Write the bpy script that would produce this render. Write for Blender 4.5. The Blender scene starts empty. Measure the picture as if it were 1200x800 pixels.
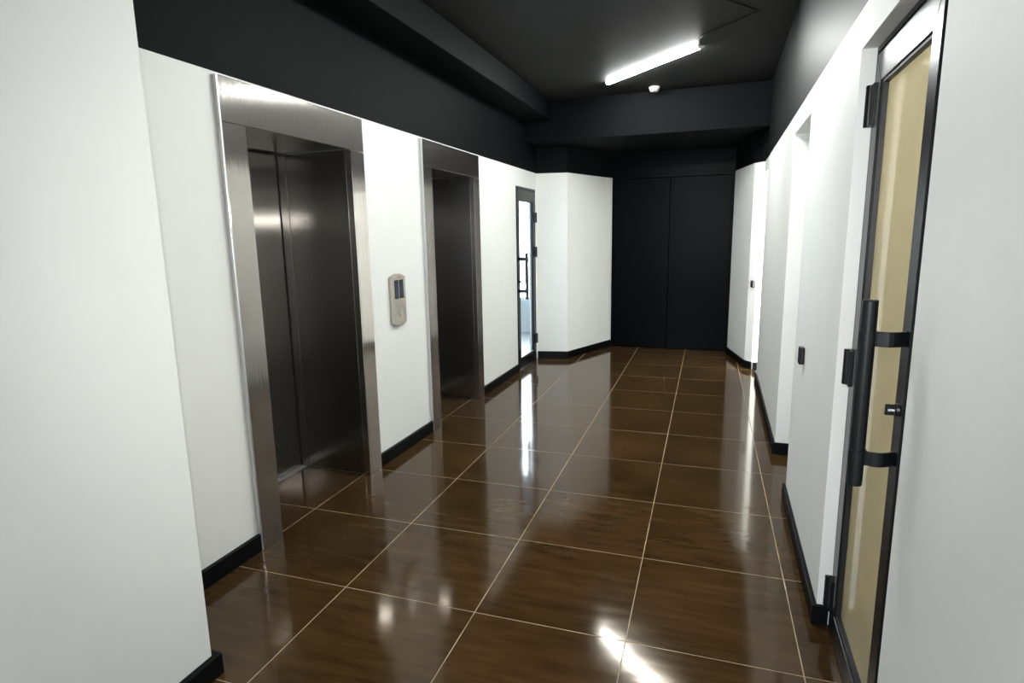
import bpy, bmesh, math, random
from mathutils import Vector, Matrix

random.seed(4)
S = bpy.context.scene
COL = S.collection

# ------------------------------------------------------------------ camera
# Room axes: x runs across the corridor (0 = lift wall, 2.466 = right wall), y along it, z up (metres).
F_PX = 690.54
cam = bpy.data.cameras.new('camera')
cam.sensor_fit = 'HORIZONTAL'
cam.sensor_width = 36.0
cam.lens = 36.0 * F_PX / 1200.0
cam.clip_start = 0.02
cam_o = bpy.data.objects.new('camera', cam)
COL.objects.link(cam_o)
yaw, pitch, roll = -0.337937, -0.177658, -0.017252
fw = Vector((math.sin(yaw) * math.cos(pitch), math.cos(yaw) * math.cos(pitch), math.sin(pitch)))
rt = Vector((math.cos(yaw), -math.sin(yaw), 0))
up = rt.cross(fw)
r2 = math.cos(roll) * rt + math.sin(roll) * up
u2 = -math.sin(roll) * rt + math.cos(roll) * up
M = Matrix((r2, u2, -fw)).transposed().to_4x4()
M.translation = Vector((2.0584, -1.3420, 1.486))
cam_o.matrix_world = M
S.camera = cam_o

# ------------------------------------------------------------------ world, exposure
S.view_settings.view_transform = 'Standard'
S.view_settings.look = 'None'
S.view_settings.exposure = 0.62
S.view_settings.gamma = 1.0
S.view_settings.use_curve_mapping = False
S.cycles.use_denoising = True
S.cycles.max_bounces = 10
S.cycles.diffuse_bounces = 6
S.cycles.glossy_bounces = 6
S.cycles.transparent_max_bounces = 12
S.cycles.sample_clamp_indirect = 8.0
S.cycles.caustics_reflective = False
S.cycles.caustics_refractive = False

w = bpy.data.worlds.new('world')
S.world = w
w.use_nodes = True
w.node_tree.nodes['Background'].inputs[0].default_value = (0.6, 0.7, 0.85, 1)
w.node_tree.nodes['Background'].inputs[1].default_value = 0.3

TUBE = 200.0          # ceiling tube luminance
ASSUMED_WIN_LEFT = 20.0       # assumed daylight window of the room behind the left glass door
ASSUMED_WIN_RIGHT = 30.0     # unseen daylight window added to light the side passage on the right
ASSUMED_WIN_BACK = 6.5       # assumed daylight window behind the camera
FLASH = 85.0         # flash on the camera
BACKLIGHT = 60.0        # unseen lamp added to backlight the frosted pane of the right door

# the photographer's flash: a small source just above the lens, seen as a level streak in the brushed steel
fl_d = bpy.data.lights.new('camera_flash', 'SPOT')
fl_d.spot_size = math.radians(92); fl_d.spot_blend = 0.8
fl_d.energy = FLASH; fl_d.shadow_soft_size = 0.035; fl_d.color = (1.0, 0.98, 0.95)
fl_o = bpy.data.objects.new('camera_flash', fl_d); COL.objects.link(fl_o)
fl_o.matrix_world = Matrix.Translation((2.06, -1.36, 1.72)) @ M.to_3x3().to_4x4()

# ------------------------------------------------------------------ materials
def mat(name):
    m = bpy.data.materials.new(name)
    m.use_nodes = True
    nt = m.node_tree
    return m, nt, nt.nodes['Principled BSDF']

def noise(nt, scale, detail=3.0, vec=None, dim='3D', rough=0.5):
    n = nt.nodes.new('ShaderNodeTexNoise')
    n.inputs['Scale'].default_value = scale
    n.inputs['Detail'].default_value = detail
    n.inputs['Roughness'].default_value = rough
    if vec: nt.links.new(vec, n.inputs['Vector'])
    return n

def coords(nt, scale=(1, 1, 1), kind='Object'):
    t = nt.nodes.new('ShaderNodeTexCoord')
    mp = nt.nodes.new('ShaderNodeMapping')
    mp.inputs['Scale'].default_value = scale
    nt.links.new(t.outputs[kind], mp.inputs['Vector'])
    return mp.outputs['Vector']

def ramp(nt, fac, stops):
    r = nt.nodes.new('ShaderNodeValToRGB')
    e = r.color_ramp.elements
    while len(e) < len(stops): e.new(0.5)
    for el, (p, c) in zip(e, stops):
        el.position = p; el.color = (*c, 1)
    nt.links.new(fac, r.inputs['Fac'])
    return r

def bump(nt, b, height, strength, dist):
    n = nt.nodes.new('ShaderNodeBump')
    n.inputs['Strength'].default_value = strength
    n.inputs['Distance'].default_value = dist
    nt.links.new(height, n.inputs['Height'])
    nt.links.new(n.outputs['Normal'], b.inputs['Normal'])

def plain(name, col, rough=0.5, metal=0.0, grain=0.04, spec=0.5, bumpy=0.0, bscale=300):
    m, nt, b = mat(name)
    v = coords(nt)
    n = noise(nt, 6.0, 4.0, v)
    r = ramp(nt, n.outputs['Fac'], [(0.3, tuple(c * (1 - grain) for c in col)), (0.7, tuple(min(1, c * (1 + grain)) for c in col))])
    nt.links.new(r.outputs['Color'], b.inputs['Base Color'])
    b.inputs['Roughness'].default_value = rough
    b.inputs['Metallic'].default_value = metal
    b.inputs['Specular IOR Level'].default_value = spec
    if bumpy:
        n2 = noise(nt, bscale, 2.0, v)
        bump(nt, b, n2.outputs['Fac'], bumpy, 0.001)
    return m

def emit(name, col, s):
    m = bpy.data.materials.new(name); m.use_nodes = True
    nt = m.node_tree; nt.nodes.clear()
    e = nt.nodes.new('ShaderNodeEmission'); o = nt.nodes.new('ShaderNodeOutputMaterial')
    e.inputs[0].default_value = (*col, 1); e.inputs[1].default_value = s
    nt.links.new(e.outputs[0], o.inputs[0])
    return m

WHITE = plain('white_wall_paint', (0.80, 0.81, 0.785), 0.55, grain=0.012, spec=0.35, bumpy=0.05, bscale=420)
BLACK_SHEEN = plain('black_wall_paint_sheen', (0.0062, 0.0066, 0.0068), 0.46, grain=0.14, spec=0.24, bumpy=0.12, bscale=260)  # same black wall paint; right wall's light sheen put into colour and gloss
BLACK = plain('black_wall_paint', (0.0044, 0.0052, 0.0058), 0.6, grain=0.10, spec=0.05, bumpy=0.12, bscale=260)
CEIL = plain('black_ceiling_paint', (0.019, 0.0195, 0.019), 0.6, grain=0.10, spec=0.15, bumpy=0.12, bscale=260)
SKIRT = plain('black_skirting', (0.004, 0.0045, 0.005), 0.42, grain=0.05, spec=0.08)
DOORBLACK = plain('black_door_lacquer', (0.0011, 0.0014, 0.0019), 0.30, grain=0.08, spec=0.04, bumpy=0.06, bscale=120)
BEIGE = plain('beige_paint', (0.60, 0.585, 0.50), 0.6, grain=0.02)
GREYPAINT = plain('pale_grey_paint', (0.42, 0.46, 0.48), 0.6, grain=0.02)
GREYFLOOR = plain('dark_grey_floor', (0.06, 0.07, 0.07), 0.4, grain=0.05)
FRAME = plain('anthracite_door_metal', (0.026, 0.0275, 0.030), 0.27, metal=0.6, grain=0.06, spec=0.15)
GASKET = plain('black_gasket', (0.007, 0.007, 0.008), 0.5)
IRON = plain('black_powder_coat', (0.005, 0.006, 0.007), 0.33, grain=0.08, spec=0.3)
HANDLE2 = plain('blue_black_powder_coat', (0.014, 0.018, 0.028), 0.33, grain=0.08, spec=0.5)
PLASTIC = plain('white_plastic', (0.58, 0.58, 0.56), 0.45, grain=0.01)
DARKHOLE = plain('dark_slot', (0.01, 0.01, 0.01), 0.6)
BLACKPL = plain('black_plastic', (0.008, 0.008, 0.009), 0.25)
CABLE = plain('black_cable_sheath', (0.004, 0.004, 0.005), 0.6)
CHROME = plain('chrome', (0.8, 0.8, 0.78), 0.12, metal=1.0, grain=0.01)
PANELM = plain('champagne_metal', (0.40, 0.375, 0.33), 0.34, metal=0.9, grain=0.03)
RED = plain('red_print', (0.55, 0.09, 0.06), 0.5)
GROUTM = plain('tan_grout', (0.40, 0.31, 0.19), 0.65, grain=0.35)
SHAFT = plain('dark_shaft', (0.02, 0.02, 0.02), 0.8)

def screen_mat():
    m, nt, b = mat('dim_blue_display')
    b.inputs['Base Color'].default_value = (0.012, 0.012, 0.03, 1)
    b.inputs['Roughness'].default_value = 0.15
    b.inputs['Emission Color'].default_value = (0.16, 0.18, 0.42, 1)
    b.inputs['Emission Strength'].default_value = 0.07
    return m
SCREEN = screen_mat()
BEZEL = plain('black_glass_bezel', (0.006, 0.006, 0.008), 0.15)

def steel(name, base, rough=0.27, aniso=0.8):
    """Brushed stainless steel with an upright hairline grain: highlights smear sideways."""
    m, nt, b = mat(name)
    v = coords(nt, (900, 900, 2.5))
    n = noise(nt, 1.0, 2.0, v)
    r = ramp(nt, n.outputs['Fac'], [(0.25, tuple(c * 0.93 for c in base)), (0.75, tuple(min(1, c * 1.05) for c in base))])
    nt.links.new(r.outputs['Color'], b.inputs['Base Color'])
    b.inputs['Metallic'].default_value = 1.0
    b.inputs['Roughness'].default_value = rough
    b.inputs['Anisotropic'].default_value = aniso
    b.inputs['Anisotropic Rotation'].default_value = 0.25
    c = nt.nodes.new('ShaderNodeCombineXYZ')
    c.inputs[0].default_value = 0; c.inputs[1].default_value = 0; c.inputs[2].default_value = 1
    nt.links.new(c.outputs[0], b.inputs['Tangent'])
    v2 = coords(nt, (90.0, 90.0, 0.5))
    n2 = noise(nt, 1.0, 2.0, v2)
    bump(nt, b, n2.outputs['Fac'], 1.0, 0.0012)
    # a wider, duller lobe under the sharp hairline one
    g = nt.nodes.new('ShaderNodeBsdfGlossy'); g.inputs['Roughness'].default_value = 0.40
    nt.links.new(r.outputs['Color'], g.inputs['Color'])
    mx = nt.nodes.new('ShaderNodeMixShader'); mx.inputs[0].default_value = 0.12
    nt.links.new(b.outputs[0], mx.inputs[1]); nt.links.new(g.outputs[0], mx.inputs[2])
    nt.links.new(mx.outputs[0], nt.nodes['Material Output'].inputs[0])
    return m
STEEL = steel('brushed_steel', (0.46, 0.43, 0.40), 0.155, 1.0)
STEEL_SHADED = steel('brushed_steel_shaded', (0.28, 0.27, 0.255), 0.155, 1.0)  # same steel as the jambs, recess shade put into a darker base colour
STEELE = plain('steel_edge', (0.62, 0.62, 0.63), 0.35, metal=0.9, grain=0.02)

def tile_mat():
    m, nt, b = mat('polished_brown_tile')
    t = nt.nodes.new('ShaderNodeTexCoord')
    oi = nt.nodes.new('ShaderNodeObjectInfo')
    # each tile gets its own cut of the streaked pattern
    mul = nt.nodes.new('ShaderNodeMath'); mul.operation = 'MULTIPLY'; mul.inputs[1].default_value = 57.0
    nt.links.new(oi.outputs['Random'], mul.inputs[0])
    cx = nt.nodes.new('ShaderNodeCombineXYZ')
    nt.links.new(mul.outputs[0], cx.inputs[0]); nt.links.new(mul.outputs[0], cx.inputs[1])
    add = nt.nodes.new('ShaderNodeVectorMath'); add.operation = 'ADD'
    nt.links.new(t.outputs['Object'], add.inputs[0]); nt.links.new(cx.outputs[0], add.inputs[1])
    mp = nt.nodes.new('ShaderNodeMapping')
    mp.inputs['Scale'].default_value = (3.5, 22.0, 1.0)
    mp.inputs['Rotation'].default_value = (0, 0, 0.12)
    nt.links.new(add.outputs[0], mp.inputs['Vector'])
    n = noise(nt, 1.0, 5.0, mp.outputs['Vector'], rough=0.62)
    n.inputs['Distortion'].default_value = 0.25
    b.inputs['Specular Tint'].default_value = (1.0, 0.84, 0.66, 1)
    r = ramp(nt, n.outputs['Fac'], [(0.2, (0.028, 0.0146, 0.0055)), (0.5, (0.048, 0.0258, 0.0095)), (0.8, (0.074, 0.0415, 0.016))])
    # slow blotches and a little change of tone from tile to tile
    n2 = noise(nt, 3.0, 2.0, add.outputs[0])
    mr = nt.nodes.new('ShaderNodeMapRange')
    mr.inputs['From Min'].default_value = 0.3; mr.inputs['From Max'].default_value = 0.7
    mr.inputs['To Min'].default_value = 0.78; mr.inputs['To Max'].default_value = 1.18
    nt.links.new(n2.outputs['Fac'], mr.inputs['Value'])
    mr2 = nt.nodes.new('ShaderNodeMapRange')
    mr2.inputs['To Min'].default_value = 0.9; mr2.inputs['To Max'].default_value = 1.1
    nt.links.new(oi.outputs['Random'], mr2.inputs['Value'])
    mm = nt.nodes.new('ShaderNodeMath'); mm.operation = 'MULTIPLY'
    nt.links.new(mr.outputs[0], mm.inputs[0]); nt.links.new(mr2.outputs[0], mm.inputs[1])
    mix = nt.nodes.new('ShaderNodeVectorMath'); mix.operation = 'SCALE'
    nt.links.new(r.outputs['Color'], mix.inputs[0]); nt.links.new(mm.outputs[0], mix.inputs['Scale'])
    nt.links.new(mix.outputs[0], b.inputs['Base Color'])
    rr = nt.nodes.new('ShaderNodeMapRange')
    rr.inputs['To Min'].default_value = 0.06; rr.inputs['To Max'].default_value = 0.13
    nt.links.new(n.outputs['Fac'], rr.inputs['Value'])
    nt.links.new(rr.outputs[0], b.inputs['Roughness'])
    b.inputs['Specular IOR Level'].default_value = 0.32
    n3 = noise(nt, 1.0, 3.0, mp.outputs['Vector'])
    bump(nt, b, n3.outputs['Fac'], 0.07, 0.0025)
    return m
TILE = tile_mat()

def glass_mat(name, tint, rough=0.0):
    """Thin architectural glass: Fresnel mirror over clear, lightly tinted transmission."""
    m = bpy.data.materials.new(name); m.use_nodes = True
    nt = m.node_tree; nt.nodes.clear()
    o = nt.nodes.new('ShaderNodeOutputMaterial')
    tr = nt.nodes.new('ShaderNodeBsdfTransparent'); tr.inputs[0].default_value = (*tint, 1)
    gl = nt.nodes.new('ShaderNodeBsdfGlossy'); gl.inputs['Roughness'].default_value = rough
    fr = nt.nodes.new('ShaderNodeFresnel'); fr.inputs['IOR'].default_value = 1.45
    mx = nt.nodes.new('ShaderNodeMixShader')
    gm_ = nt.nodes.new('ShaderNodeNewGeometry'); iv = nt.nodes.new('ShaderNodeMath'); iv.operation = 'SUBTRACT'; iv.inputs[0].default_value = 1.0
    ml = nt.nodes.new('ShaderNodeMath'); ml.operation = 'MULTIPLY'      # one mirror layer per pane: the face turned to the viewer
    nt.links.new(gm_.outputs['Backfacing'], iv.inputs[1]); nt.links.new(iv.outputs[0], ml.inputs[0]); nt.links.new(fr.outputs[0], ml.inputs[1])
    nt.links.new(ml.outputs[0], mx.inputs[0]); nt.links.new(tr.outputs[0], mx.inputs[1]); nt.links.new(gl.outputs[0], mx.inputs[2])
    nt.links.new(mx.outputs[0], o.inputs[0])
    return m
GLASS = glass_mat('clear_glass', (0.96, 0.98, 0.98))
def frosted_mat():
    """beige translucent pane with a polished face"""
    m = bpy.data.materials.new('beige_frosted_glass'); m.use_nodes = True
    nt = m.node_tree; nt.nodes.clear()
    o = nt.nodes.new('ShaderNodeOutputMaterial')
    col = ramp(nt, noise(nt, 5.0, 2.0, coords(nt)).outputs['Fac'], [(0.3, (0.53, 0.505, 0.40)), (0.7, (0.57, 0.54, 0.43))]).outputs['Color']
    df = nt.nodes.new('ShaderNodeBsdfDiffuse'); tl = nt.nodes.new('ShaderNodeBsdfTranslucent')
    nt.links.new(col, df.inputs[0]); nt.links.new(col, tl.inputs[0])
    a = nt.nodes.new('ShaderNodeMixShader'); a.inputs[0].default_value = 0.6
    nt.links.new(df.outputs[0], a.inputs[1]); nt.links.new(tl.outputs[0], a.inputs[2])
    gl = nt.nodes.new('ShaderNodeBsdfGlossy'); gl.inputs['Roughness'].default_value = 0.03
    fr = nt.nodes.new('ShaderNodeFresnel'); fr.inputs['IOR'].default_value = 1.30
    b = nt.nodes.new('ShaderNodeMixShader')
    nt.links.new(fr.outputs[0], b.inputs[0]); nt.links.new(a.outputs[0], b.inputs[1]); nt.links.new(gl.outputs[0], b.inputs[2])
    nt.links.new(b.outputs[0], o.inputs[0])
    return m
FROST = frosted_mat()
TUBE_M = emit('led_diffuser', (0.97, 1.0, 0.97), TUBE)
TUBE_S = emit('led_diffuser_flank', (0.97, 1.0, 0.98), TUBE * 0.6)
DAY_L = emit('daylight_left', (0.80, 0.90, 1.0), ASSUMED_WIN_LEFT)
DAY_R = emit('assumed_daylight_right', (0.95, 0.98, 1.0), ASSUMED_WIN_RIGHT)
DAY_B = emit('assumed_daylight_back', (0.80, 0.90, 1.0), ASSUMED_WIN_BACK)
BACKLIGHT_M = emit('pane_backlight', (1.0, 0.97, 0.88), BACKLIGHT)

# ------------------------------------------------------------------ mesh helpers
class MB:
    def __init__(self): self.bm = bmesh.new()
    def box(self, x0, x1, y0, y1, z0, z1, mi=0):
        vs = [self.bm.verts.new((x, y, z)) for x in (x0, x1) for y in (y0, y1) for z in (z0, z1)]
        for q in ((0, 1, 3, 2), (4, 6, 7, 5), (0, 4, 5, 1), (2, 3, 7, 6), (0, 2, 6, 4), (1, 5, 7, 3)):
            f = self.bm.faces.new([vs[i] for i in q]); f.material_index = mi
        return self
    def prism(self, pts, axis, a, b, mi=0):
        """closed outline in the plane across `axis`, extruded from a to b"""
        def p3(p, h):
            return {'z': (p[0], p[1], h), 'x': (h, p[0], p[1]), 'y': (p[0], h, p[1])}[axis]
        A = [self.bm.verts.new(p3(p, a)) for p in pts]; B = [self.bm.verts.new(p3(p, b)) for p in pts]
        n = len(pts)
        fs = [self.bm.faces.new(A[::-1]), self.bm.faces.new(B)]
        for i in range(n): fs.append(self.bm.faces.new((A[i], A[(i + 1) % n], B[(i + 1) % n], B[i])))
        for f in fs: f.material_index = mi
        return self
    def cyl(self, c, axis, r0, r1, h, n=24, mi=0):
        A = Vector(axis).normalized(); t = A.orthogonal().normalized(); s = A.cross(t)
        c = Vector(c); rings = []
        for rr, hh in ((r0, 0), (r1, h)):
            rings.append([self.bm.verts.new(c + A * hh + (t * math.cos(2 * math.pi * i / n) + s * math.sin(2 * math.pi * i / n)) * rr) for i in range(n)])
        fs = [self.bm.faces.new(rings[0][::-1]), self.bm.faces.new(rings[1])]
        for i in range(n):
            f = self.bm.faces.new((rings[0][i], rings[0][(i + 1) % n], rings[1][(i + 1) % n], rings[1][i])); f.smooth = True; fs.append(f)
        for e_ in set(fs[0].edges) | set(fs[1].edges): e_.smooth = False
        for f in fs: f.material_index = mi
        return self
    def sweep(self, pts, prof, upv=(0, 0, 1), closed_caps=True):
        """sweep a closed 2-D profile (side, up) along a polyline"""
        rings = []; P = [Vector(p) for p in pts]; U = Vector(upv)
        for i, p in enumerate(P):
            d = (P[min(i + 1, len(P) - 1)] - P[max(i - 1, 0)]).normalized()
            s = d.cross(U).normalized(); uu = s.cross(d)
            rings.append([self.bm.verts.new(p + s * a + uu * b) for a, b in prof])
        n = len(prof)
        for a, b in zip(rings, rings[1:]):
            for i in range(n):
                f = self.bm.faces.new((a[i], a[(i + 1) % n], b[(i + 1) % n], b[i])); f.smooth = n > 6
        self.bm.faces.new(rings[0][::-1]); self.bm.faces.new(rings[-1])
        return self
    def build(self, name, mats, parent=None, bevel=0.0, seg=1, loc=None):
        bmesh.ops.recalc_face_normals(self.bm, faces=self.bm.faces)
        if loc is not None: bmesh.ops.translate(self.bm, verts=self.bm.verts, vec=-Vector(loc))
        me = bpy.data.meshes.new(name); self.bm.to_mesh(me); self.bm.free()
        for m in (mats if isinstance(mats, (list, tuple)) else [mats]): me.materials.append(m)
        o = bpy.data.objects.new(name, me); COL.objects.link(o)
        if loc is not None: o.location = loc
        if parent is not None:
            o.parent = parent
            if parent.type == 'EMPTY' and loc is None: o.matrix_parent_inverse = Matrix.Translation(-parent.location)
        if bevel:
            b = o.modifiers.new('bevel', 'BEVEL'); b.width = bevel; b.segments = seg; b.limit_method = 'ANGLE'; b.angle_limit = math.radians(40)
        return o

def tag(o, label=None, cat=None, group=None, kind=None):
    for k, v in (('label', label), ('category', cat), ('group', group), ('kind', kind)):
        if v: o[k] = v
    return o

def empty(name, loc, label=None, cat=None, group=None, kind=None):
    o = bpy.data.objects.new(name, None); COL.objects.link(o); o.location = loc
    o.empty_display_size = 0.1
    return tag(o, label, cat, group, kind)

def struct(o, label): return tag(o, label=label, kind='structure')

# ------------------------------------------------------------------ setting
H = 2.90        # ceiling
HW = 2.193      # top of the white part of the walls
XR = 2.466      # right wall
XN = 2.505      # right wall beside the camera
XL = 0.46       # left wall beside the camera
YB = 6.50       # black end wall

# floor slab (grout shows in the joints) and its tiles
fl = MB().box(-3.2, 4.6, -4.7, 7.6, -0.12, -0.0005).build('floor', GROUTM)
struct(fl, 'polished brown tiled floor of the lift lobby')
TS, GAP = 0.6, 0.0034
tb = MB().box(-TS / 2 + GAP / 2, TS / 2 - GAP / 2, -TS / 2 + GAP / 2, TS / 2 - GAP / 2, -0.0010, 0.0)
bmesh.ops.recalc_face_normals(tb.bm, faces=tb.bm.faces)
e = [e for e in tb.bm.edges if all(v.co.z > -0.0001 for v in e.verts)]
bmesh.ops.bevel(tb.bm, geom=e, offset=0.0004, segments=1, affect='EDGES')
tme = bpy.data.meshes.new('tile'); tb.bm.to_mesh(tme); tb.bm.free(); tme.materials.append(TILE)
A = 0.017
for i in range(-2, 5):
    for j in range(-4, 11):
        X, Y = (i + 0.5) * TS, (j + 0.5) * TS
        x, y = X - A * Y, Y + A * X
        if x < -0.9: continue
        t = bpy.data.objects.new('tile', tme); COL.objects.link(t); t.parent = fl
        t.location = (x, y, 0); t.rotation_euler = (0, 0, A)

def wall(name, label, boxes, dark=None):
    """boxes (x0,x1,y0,y1,z0,z1): painted white below HW, black above"""
    m = MB()
    for x0, x1, y0, y1, z0, z1 in boxes:
        if z0 < HW: m.box(x0, x1, y0, y1, z0, min(z1, HW), 0)
        if z1 > HW: m.box(x0, x1, y0, y1, max(z0, HW), z1, 1)
    return struct(m.build(name, [WHITE, dark or BLACK]), label)

OP = [(0.770, 1.822), (2.612, 3.640), (4.710, 5.375)]     # two lifts and the glass door
boxes = []
for y0, y1 in ((0.02, OP[0][0]), (OP[0][1], OP[1][0]), (OP[1][1], OP[2][0]), (OP[2][1], 5.47)):
    boxes.append((-0.10, 0.0, y0, y1, 0.0, H))
for (y0, y1), z in zip(OP, (2.01, 2.01, 2.0)):
    boxes.append((-0.10, 0.0, y0, y1, z, H))
boxes = [((-0.05,) + b[1:]) if b[2] == OP[2][1] else b for b in boxes]
wall('wall_left', 'left wall with the two lifts, white below and black above', boxes)
wall('wall_left_near', 'white wall projecting at the left edge beside the camera', [(-0.10, XL, -4.6, 0.02, 0.0, H)])

def polywall(name, label, pts, back):
    m = MB()
    out = pts + back
    m.prism(out, 'z', 0.0, HW, 0)
    m.prism(out, 'z', HW, H, 1)
    return struct(m.build(name, [WHITE, BLACK]), label)
LB = [(0.0, 5.47), (0.355, 5.541), (0.655, 6.345), (0.690, 6.420), (0.722, 6.50)]
polywall('wall_left_back', 'white splayed corner wall beyond the far glass door', LB, [(0.60, 6.62), (-0.10, 6.62), (-0.10, 5.47)])
RB = [(2.202, 6.50), (2.196, 6.34), (2.225, 6.20), (2.368, 5.575), (2.440, 5.47)]
polywall('wall_right_back', 'grey shaded splayed wall right of the black double door', RB[::-1], [(2.202, 6.62), (2.62, 6.62), (2.62, 5.572), (2.468, 5.572), (2.468, 5.47)])

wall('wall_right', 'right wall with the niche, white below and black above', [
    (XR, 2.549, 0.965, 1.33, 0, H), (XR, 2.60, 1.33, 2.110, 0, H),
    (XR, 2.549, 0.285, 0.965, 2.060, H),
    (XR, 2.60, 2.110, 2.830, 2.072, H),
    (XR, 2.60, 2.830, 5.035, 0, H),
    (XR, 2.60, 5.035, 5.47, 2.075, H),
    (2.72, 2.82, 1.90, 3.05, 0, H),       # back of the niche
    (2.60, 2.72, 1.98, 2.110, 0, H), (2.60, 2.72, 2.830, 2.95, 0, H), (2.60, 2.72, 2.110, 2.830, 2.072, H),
], BLACK_SHEEN)
wall('wall_right_near', 'pale grey wall at the right edge beside the camera', [(XN, 2.549, -4.6, 0.285, 0, H)])
wb = MB().box(0.60, 2.40, YB, YB + 0.12, 0, H).build('wall_back', DOORBLACK)
struct(wb, 'black end wall behind the double door')
cl = MB().box(-0.12, 2.85, -4.7, 6.7, H, H + 0.1).build('ceiling', CEIL)
struct(cl, 'black painted ceiling')
b1 = MB().box(0.0, 0.285, 0.02, 5.10, 2.70, H).build('trim_1', BLACK, bevel=0.004)
struct(b1, 'black boxed beam along the top of the left wall')
b2 = MB().box(0.0, XR, 5.10, YB, 2.485, H).build('trim_2', BLACK, bevel=0.004)
struct(b2, 'black lowered soffit across the far end of the ceiling')

# end behind the camera, with a daylight window assumed from the bluish light
wn = MB()
for bx in ((XL, XN, -4.6, -4.5, 0, 0.5), (XL, XN, -4.6, -4.5, 2.5, H), (XL, 0.62, -4.6, -4.5, 0.5, 2.5), (2.34, XN, -4.6, -4.5, 0.5, 2.5)):
    wn.box(*bx)
struct(wn.build('wall_near', WHITE), 'white wall with an assumed window behind the camera')
w3 = empty('window_assumed_3', (1.48, -4.55, 0.5), 'assumed daylit window behind the camera', kind='structure')
MB().box(0.66, 2.30, -4.56, -4.55, 0.54, 2.46).build('window_pane', DAY_B, w3)
wf = MB()
for bx in ((0.62, 0.66, -4.58, -4.51, 0.5, 2.5), (2.30, 2.34, -4.58, -4.51, 0.5, 2.5), (0.66, 2.30, -4.58, -4.51, 0.5, 0.54), (0.66, 2.30, -4.58, -4.51, 2.46, 2.5), (1.46, 1.50, -4.54, -4.51, 0.54, 2.46)):
    wf.box(*bx)
wf.build('window_frame', FRAME, w3)

# room behind the left glass door
rl = MB()
rl.box(-3.1, -3.0, 3.8, 7.4, 0, H).box(-3.0, -0.12, 3.80, 3.90, 0, H).box(-3.0, -0.12, 3.9, 7.3, H, H + 0.1)
rl.box(-3.0, 0.0, 7.3, 7.4, 0, 0.50).box(-3.0, 0.0, 7.3, 7.4, 2.45, H).box(-3.0, -2.3, 7.3, 7.4, 0.5, 2.45).box(-0.2, 0.0, 7.3, 7.4, 0.5, 2.45)
rl.box(-0.10, 0.0, 6.62, 7.3, 0, H)
struct(rl.build('wall_left_room', GREYPAINT), 'pale walls of the daylit room behind the far glass door')
struct(MB().box(-3.0, -0.055, 3.9, 7.3, 0.0, 0.006).build('floor_left_room', GREYFLOOR), 'grey floor of the daylit room behind the far glass door')
w1 = empty('window_assumed_1', (-1.25, 7.36, 0.5), 'assumed bright window seen through the far glass door', kind='structure')  # window assumed from the daylight in the door glass
MB().box(-2.26, -0.24, 7.35, 7.36, 0.54, 2.41).build('window_pane', DAY_L, w1)
wf = MB()
for bx in ((-2.30, -2.26, 7.31, 7.38, 0.5, 2.45), (-0.24, -0.20, 7.31, 7.38, 0.5, 2.45), (-2.26, -0.24, 7.31, 7.38, 0.5, 0.54), (-2.26, -0.24, 7.31, 7.38, 2.41, 2.45)):
    wf.box(*bx)
wf.build('window_frame', PLASTIC, w1)

# side passage on the right; unseen bright window added to light its far wall
rr = MB()
rr.box(2.4685, 4.5, 5.47, 5.57, 0, 2.45).box(4.4, 4.5, 3.5, 5.47, 0, H).box(2.86, 4.5, 3.4, 5.57, 2.45, H + 0.1).box(2.61, 2.86, 3.4, 5.57, 2.45, H - 0.01)
rr.box(2.60, 2.80, 3.4, 3.5, 0, H).box(4.2, 4.4, 3.4, 3.5, 0, H).box(2.8, 4.2, 3.4, 3.5, 0, 0.3).box(2.8, 4.2, 3.4, 3.5, 2.5, H)
struct(rr.build('wall_right_passage', WHITE), 'brightly lit white wall inside the far right doorway')
w2 = empty('window_assumed_2', (3.5, 3.45, 0.3), 'assumed daylit window, unseen, added to light the right side passage', kind='structure')
MB().box(2.84, 4.16, 3.44, 3.45, 0.34, 2.46).build('window_pane', DAY_R, w2)  # glowing pane added out of view to brighten the passage wall
wf = MB()
for bx in ((2.80, 2.84, 3.42, 3.49, 0.3, 2.5), (4.16, 4.2, 3.42, 3.49, 0.3, 2.5), (2.84, 4.16, 3.42, 3.49, 0.3, 0.34), (2.84, 4.16, 3.42, 3.49, 2.46, 2.5)):
    wf.box(*bx)
wf.build('window_frame', PLASTIC, w2)

# room behind the right glass door
ro = MB()
ro.box(2.61, 4.3, 1.25, 1.40, 0, 2.7).box(2.551, 2.61, 1.25, 1.325, 0, 2.7).box(4.2, 4.3, -1.2, 1.25, 0, 2.7).box(2.551, 4.3, -1.3, -1.2, 0, 2.45).box(2.551, 4.3, -1.3, 1.25, 2.45, 2.8)
struct(ro.build('wall_right_office', BEIGE), 'beige wall of the room behind the near glass door')

# skirting boards
def skirt(name, label, pts, side, h=0.085, t=0.02):
    """board along a floor polyline, thickened to one side of the wall line"""
    P = [Vector((*p, 0)) for p in pts]
    def off(i):
        ns = []
        if i > 0: ns.append((P[i] - P[i - 1]).normalized())
        if i < len(P) - 1: ns.append((P[i + 1] - P[i]).normalized())
        nn = [Vector((-d.y, d.x, 0)) * side for d in ns]
        a = sum(nn, Vector()).normalized()
        return P[i] + a * (t / max(0.3, a.dot(nn[0])))
    O = [off(i) for i in range(len(P))]
    out = [(p.x, p.y) for p in P] + [(p.x, p.y) for p in reversed(O)]
    return struct(MB().prism(out, 'z', 0.0, h).build(name, SKIRT, bevel=0.002), label)
skirt('baseboard_left', 'black skirting left of the nearer lift', [(0, 0.02), (0, 0.752)], -1)
skirt('baseboard_left', 'black skirting between the two lifts', [(0, 1.838), (0, 2.594)], -1)
skirt('baseboard_left', 'black skirting between the farther lift and the glass door', [(0, 3.656), (0, 4.700)], -1)
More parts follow.
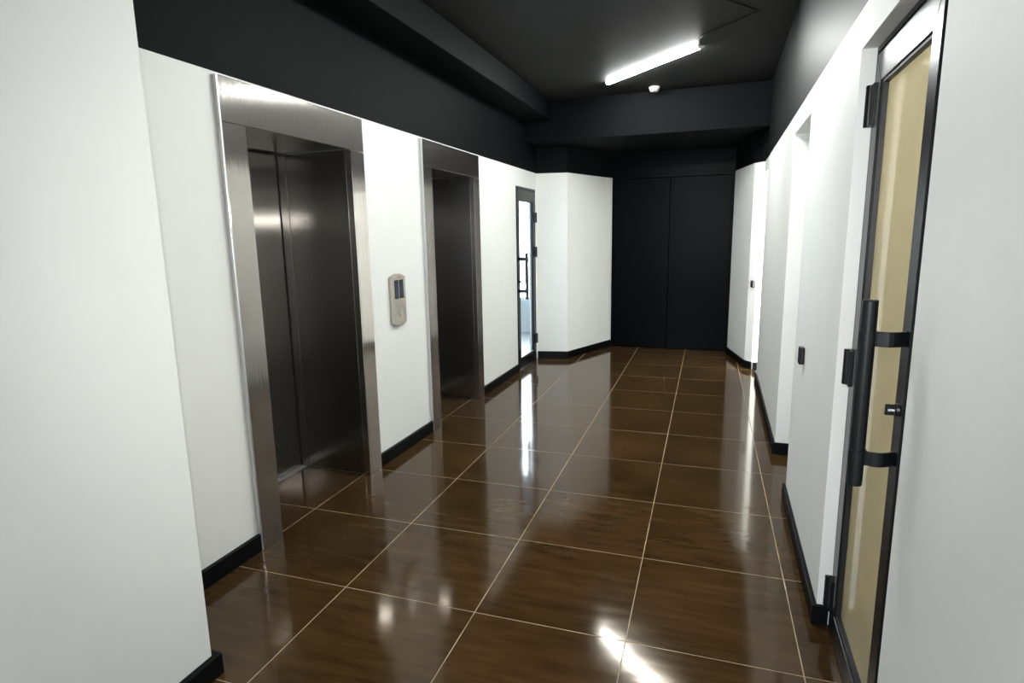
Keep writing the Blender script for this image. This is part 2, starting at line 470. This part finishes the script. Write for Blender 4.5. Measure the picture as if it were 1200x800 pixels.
skirt('baseboard_left_near', 'black skirting of the projecting left wall', [(XL, -4.5), (XL, 0.02), (0.02, 0.02)], -1, 0.078, 0.024)
skirt('baseboard_left_back', 'black skirting around the splayed corner', [(0.002, 5.47)] + LB[1:-1] + [(0.714, 6.475)], -1)
skirt('baseboard_right', 'black skirting between the near glass door and the niche', [(2.505, 0.965), (XR, 0.965), (XR, 2.110), (2.55, 2.110)], 1, 0.08, 0.017)
skirt('baseboard_right', 'black skirting beyond the niche', [(2.70, 2.830), (XR, 2.830), (XR, 5.035), (2.59, 5.035)], 1, 0.08, 0.017)
skirt('baseboard_right_back', 'black skirting of the splayed right wall', RB[::-1][:-1] + [(2.20, 6.475)], 1, 0.08, 0.017)
skirt('baseboard_right_passage', 'black skirting in the far right doorway', [(3.2, 5.47), (2.450, 5.47)], 1, 0.08, 0.03)

# ------------------------------------------------------------------ lifts
def lift(y0, y1, label, o0, o1):
    t = empty('elevator_entrance', (0, (y0 + y1) / 2, 0), label, 'elevator', 'steel lift entrances in the left wall')
    ob = lambda m, n, mt, bv=0.0015: m.build(n, mt, t, bevel=bv)
    ob(MB().box(-0.02, 0.02, y0, y1, 1.9905, 2.180), 'header_panel', STEEL, 0.0025)
    ob(MB().box(-0.02, 0.02, y0, o0, 0.0, 1.988), 'jamb_panel', STEEL)
    ob(MB().box(-0.02, 0.02, o1, y1, 0.0, 1.988), 'jamb_panel', STEEL)
    tr = MB().box(0.0, 0.0215, y0 - 0.010, y0 - 0.0005, 0.0, 2.180)
    ob(tr, 'edge_trim', STEELE, 0.001)
    # deep reveal
    ob(MB().box(-0.445, -0.020, o0 - 0.016, o0, 0.004, 1.992), 'reveal_panel', STEEL_SHADED)
    ob(MB().box(-0.445, -0.020, o1, o1 + 0.016, 0.006, 1.992), 'reveal_panel', STEEL_SHADED)
    ob(MB().box(-0.505, -0.447, o0 - 0.016, o0 + 0.002, 0.0, 2.11), 'door_return', STEEL_SHADED)
    ob(MB().box(-0.505, -0.447, o1 - 0.003, o1 + 0.016, 0.0, 2.11), 'door_return', STEEL_SHADED)
    ob(MB().box(-0.447, -0.020, o0 - 0.016, o1 + 0.016, 1.994, 2.012), 'reveal_ceiling', STEEL_SHADED)
    ob(MB().box(-0.53, -0.447, o0 - 0.016, o1 + 0.016, 2.012, 2.13), 'door_head', STEEL_SHADED)
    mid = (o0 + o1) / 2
    ob(MB().box(-0.540, -0.508, o0 - 0.014, mid - 0.002, 0.006, 2.11), 'door_panel', STEEL_SHADED)
    ob(MB().box(-0.540, -0.508, mid + 0.002, o1 - 0.010, 0.006, 2.11), 'door_panel', STEEL_SHADED)
    ob(MB().box(-0.62, -0.585, o0 - 0.1, o1 + 0.1, 0.0, 2.3), 'shaft_back', SHAFT, 0)
    ob(MB().box(-0.56, -0.470, o0, o1, 0.0, 0.005), 'door_sill', STEELE, 0.001)
    return t
lift(0.755, 1.838, 'nearer brushed steel lift entrance, left of the call panel', 0.893, 1.703)
lift(2.596, 3.655, 'farther brushed steel lift entrance, between the call panel and the glass door', 2.735, 3.535)

# call panel between the lifts
cp = empty('elevator_call_panel', (0, 2.164, 0.9), 'champagne metal lift call panel with two displays and a button between the lifts', 'call panel')
yc = 2.164; hw = 0.092
out = []
for k in range(9):                                    # arched top, arched foot
    a = k / 8; out.append((yc + hw - 2 * hw * a, 1.226 + 0.022 * math.sin(math.pi * a)))
for k in range(9):
    a = k / 8; out.append((yc - hw + 2 * hw * a, 0.915 - 0.022 * math.sin(math.pi * a)))
MB().prism(out, 'x', 0.0, 0.022).build('panel_body', PANELM, cp, bevel=0.003, seg=2)
for y0 in (2.108, 2.172):
    d = MB().box(0.022, 0.0235, y0, y0 + 0.052, 1.080, 1.205).build('display', BEZEL, cp, bevel=0.0006)
    MB().box(0.0235, 0.0239, y0 + 0.010, y0 + 0.042, 1.100, 1.180).build('screen', SCREEN, d)
bt = MB().cyl((0.022, 2.168, 0.985), (1, 0, 0), 0.019, 0.018, 0.004).build('call_button', CHROME, cp)
MB().cyl((0.026, 2.168, 0.985), (1, 0, 0), 0.011, 0.009, 0.003).build('button_cap', PANELM, bt)
mk = MB()
for k in range(4): mk.box(0.022, 0.0225, 2.152 + 0.0115 * k, 2.160 + 0.0115 * k, 1.220, 1.230)
mk.build('red_emblem', RED, cp)['label'] = 'small red emblem'

# ------------------------------------------------------------------ glass doors
def glass_door(name, label, xf, s, y0, y1, ztop, fr, gap, stile, hz, hmat, zbar, so, zlock, fdep=0.0, rail=0.09, pane=None):
    """xf: face plane, s: direction out into the lobby (+1 left wall, -1 right wall); hinges at y1, pull at y0"""
    t = empty(name, (xf, (y0 + y1) / 2, 0), label, kind='structure')
    X = lambda d: xf - s * d                          # d metres behind the face
    def bx(m, d0, d1, a, b, c, d): return m.box(min(X(d0), X(d1)), max(X(d0), X(d1)), a, b, c, d)
    f = MB()
    bx(f, fdep, 0.034, y0, y0 + fr, 0, ztop); bx(f, fdep, 0.034, y1 - fr, y1, 0, ztop); bx(f, fdep, 0.034, y0 + fr, y1 - fr, ztop - fr, ztop)
    f.build('door_frame', FRAME if fdep <= 0 else GASKET, t, bevel=0.002)
    g = MB()
    bx(g, 0.020, 0.034, y0 + fr, y0 + fr + gap, 0, ztop - fr); bx(g, 0.020, 0.034, y1 - fr - gap, y1 - fr, 0, ztop - fr); bx(g, 0.020, 0.034, y0 + fr, y1 - fr, ztop - fr - gap, ztop - fr)
    g.build('gasket', GASKET, t)
    a, b = y0 + fr + gap, y1 - fr - gap; zb, zt = 0.008, ztop - fr - gap
    ai, bi, zbi, zti = a + stile, b - stile, zb + rail, zt - rail
    lo, hi = sorted((X(0.0), X(0.032)))
    for nm, pts in (('stile', [(a, zb), (ai, zbi), (ai, zti), (a, zt)]), ('stile', [(b, zb), (b, zt), (bi, zti), (bi, zbi)]),
                    ('rail', [(a, zt), (ai, zti), (bi, zti), (b, zt)]), ('rail', [(a, zb), (b, zb), (bi, zbi), (ai, zbi)])):
        MB().prism(pts, 'x', lo, hi).build(nm, FRAME, t, bevel=0.002)
    bd = MB()
    w_ = 0.010
    for q in ((ai, ai + w_, zbi, zti), (bi - w_, bi, zbi, zti), (ai + w_, bi - w_, zbi, zbi + w_), (ai + w_, bi - w_, zti - w_, zti)):
        bx(bd, 0.005, 0.0215, *q)
    bd.build('glazing_bead', GASKET, t, bevel=0.001)
    gm = MB(); bx(gm, 0.022, 0.028, ai - 0.004, bi + 0.004, zbi - 0.004, zti + 0.004)
    gm.build('glass_pane', pane or GLASS, t)
    for z0, z1 in hz:                                 # hinges
        h = MB().cyl((X(-0.008), y1 - fr * 0.3, z0), (0, 0, 1), 0.013, 0.013, z1 - z0, 16)
        bx(h, -0.008, 0.004, y1 - fr - 0.035, y1 + 0.012, z0, z1)
        h.build('hinge', IRON, t, bevel=0.001)
    hy = a + stile * 0.52
    hd = MB().cyl((X(-0.085), hy - 0.004, zbar[0]), (0, 0, 1), 0.0185, 0.0185, zbar[1] - zbar[0], 24).build('pull_handle', hmat, t, bevel=0.003, seg=2)
    for z in so:                                      # bowed flat brackets, holding the bar
        pts = []
        for k in range(9):
            q = k / 8
            pts.append((X(0.0 - 0.085 * q), hy - 0.004 - 0.022 * math.sin(math.pi * q) + 0.004 * (1 - q), z))
        MB().sweep(pts, [(-0.004, -0.019), (0.004, -0.019), (0.004, 0.019), (-0.004, 0.019)]).build('handle_bracket', hmat, t, bevel=0.001)['label'] = 'bowed flat bracket'
        c = MB().cyl((X(-0.085), hy - 0.004, z - 0.019), (0, 0, 1), 0.0210, 0.0210, 0.038, 24); c.build('bracket_collar', hmat, hd)
    # lock: escutcheon with a thumb turn
    l = MB().cyl((X(0.0), hy + 0.002, zlock), (s, 0, 0), 0.018, 0.016, 0.008, 20)
    l.box(min(X(-0.010), X(-0.03)), max(X(-0.010), X(-0.022)), hy - 0.004, hy + 0.004, zlock - 0.014, zlock + 0.014)
    l.build('lock', IRON, t, bevel=0.001)
    MB().cyl((X(-0.010), hy - 0.003, zlock), (s, 0, 0), 0.006, 0.005, 0.015, 16).build('lock_cylinder', CHROME, t)
    return t
glass_door('door_1', 'narrow grey framed glass door with daylight behind, beyond the farther lift', 0.012, 1, 4.710, 5.375, 2.003, 0.022, 0.006, 0.058,
           ((1.63, 1.745), (1.235, 1.353), (0.207, 0.325)), HANDLE2, (0.800, 1.300), (1.235, 0.888), 0.990, 0.0, 0.118)
glass_door('door_2', 'near glass door with dark metal frame and pull handle at right', 2.507, -1, 0.285, 0.965, 2.060, 0.016, 0.014, 0.070,
           ((1.815, 1.945), (0.950, 1.075), (0.085, 0.205)), IRON, (0.820, 1.312), (1.215, 0.900), 1.030, 0.004, 0.09, FROST)

# black double door in the end wall
dd = empty('door_3', (1.46, YB, 0), 'black double door filling the end of the lobby', kind='structure')
MB().box(0.75, 1.443, YB - 0.045, YB - 0.004, 0.006, 2.165).build('door_leaf', DOORBLACK, dd, bevel=0.003)
MB().box(1.451, 2.175, YB - 0.045, YB - 0.004, 0.006, 2.165).build('door_leaf', DOORBLACK, dd, bevel=0.003)
MB().box(0.725, 2.195, YB - 0.045, YB - 0.002, 2.170, 2.215).build('door_head', DOORBLACK, dd, bevel=0.002)
MB().box(0.722, 0.744, YB - 0.03, YB - 0.002, 0.0, 2.169).build('door_jamb', DOORBLACK, dd)
MB().box(2.181, 2.198, YB - 0.03, YB - 0.002, 0.0, 2.169).build('door_jamb', DOORBLACK, dd)

# ------------------------------------------------------------------ ceiling fittings
def tube(p, q, label):
    p, q = Vector(p), Vector(q); c = (p + q) / 2; d = (q - p); L = d.length
    t = empty('ceiling_lamp', (c.x, c.y, H), label, 'ceiling lamp', 'linear lamps on the black ceiling')
    t.rotation_euler = (0, 0, math.atan2(d.y, d.x))
    prof = [(-0.018, 0.0), (-0.018, -0.016), (-0.013, -0.023), (0.013, -0.023), (0.018, -0.016), (0.018, 0.0)]
    m = MB(); m.prism(prof, 'x', -L / 2 + 0.006, L / 2 - 0.006)
    o = m.build('diffuser', [TUBE_M, TUBE_S]); o.parent = t
    for f in o.data.polygons:                         # opal flanks are dimmer than the underside
        f.material_index = 0 if f.normal.z < -0.4 else 1
    for sg in (-1, 1):
        x = sg * (L / 2 - 0.003)
        o = MB().prism([(a * 1.04, b * 1.03) for a, b in prof], 'x', x - 0.003, x + 0.003).build('end_cap', PLASTIC); o.parent = t
    return t
tube((0.990, 4.552, H), (1.847, 3.727, H), 'lit white linear lamp set diagonally on the black ceiling')
tube((1.20, 2.37, H), (2.06, 1.545, H), 'assumed lit linear lamp on the ceiling just above the top edge of the view')  # unseen lamp, assumed from the glow on the ceiling
tube((1.02, -3.0, H), (1.88, -3.8, H), 'assumed lit linear lamp on the ceiling near the assumed window behind the camera')  # unseen lamp, assumed for the light behind the camera
ol = MB().box(3.15, 3.75, 0.1, 0.9, 2.42, 2.449).build('backlight_panel', BACKLIGHT_M)  # added out of view to brighten the frosted pane from behind
tag(ol, 'unseen glowing panel added to backlight the near glass door', 'ceiling lamp')

sd = empty('smoke_detector', (1.383, 4.93, H), 'small white round smoke detector on the ceiling past the lit lamp', 'smoke detector')
sd_loc = Vector((1.383, 4.93, H))
MB().cyl(sd_loc, (0, 0, -1), 0.053, 0.053, 0.014, 32).build('detector_base', PLASTIC, sd, bevel=0.002)
MB().cyl(sd_loc + Vector((0, 0, -0.014)), (0, 0, -1), 0.050, 0.036, 0.030, 32).build('detector_head', PLASTIC, sd, bevel=0.003)
for k in range(8):
    a = 2 * math.pi * k / 8 + 0.2
    c = sd_loc + Vector((0.044 * math.cos(a), 0.044 * math.sin(a), -0.029))
    MB().cyl(c - Vector((math.cos(a), math.sin(a), 0)) * 0.005, (math.cos(a), math.sin(a), -0.4), 0.0065, 0.0065, 0.007, 10).build('detector_slot', DARKHOLE, sd)

cb = MB().sweep([(1.862, 3.52, H - 0.006), (1.884, 3.469, H - 0.006), (2.06, 3.292, H - 0.006), (2.236, 3.115, H - 0.006), (2.150, 2.99, H - 0.006), (2.051, 2.858, H - 0.006), (1.86, 2.60, H - 0.006)],
               [(0.006 * math.cos(2 * math.pi * k / 8), 0.006 * math.sin(2 * math.pi * k / 8)) for k in range(8)]).build('cable', CABLE)
tag(cb, 'thin black cable bent across the ceiling to the right of the lit lamp', 'cable')

# wall buttons
def button(y, z, x, label, turn=0.0, sc=1.0):
    t = empty('exit_button', (x, y, z), label, 'button', 'small black wall buttons on the right side')
    t.rotation_euler = (0, 0, turn); t.scale = (sc,) * 3
    o = MB().box(-0.024, 0.0, -0.026, 0.026, -0.042, 0.042).build('button_housing', BLACKPL, bevel=0.006, seg=2); o.parent = t
    o = MB().cyl((-0.022, 0, 0.026), (-1, 0, 0), 0.007, 0.006, 0.002, 16).build('sensor_eye', CHROME); o.parent = t
    return t
button(1.765, 0.89, XR, 'black rounded wall button on white wall between near glass door and niche')
button(5.505, 0.930, 2.4165, 'tiny black wall button on the far splayed wall beside the bright doorway', -0.0 + math.atan2(0.072, 0.105) , 0.9)
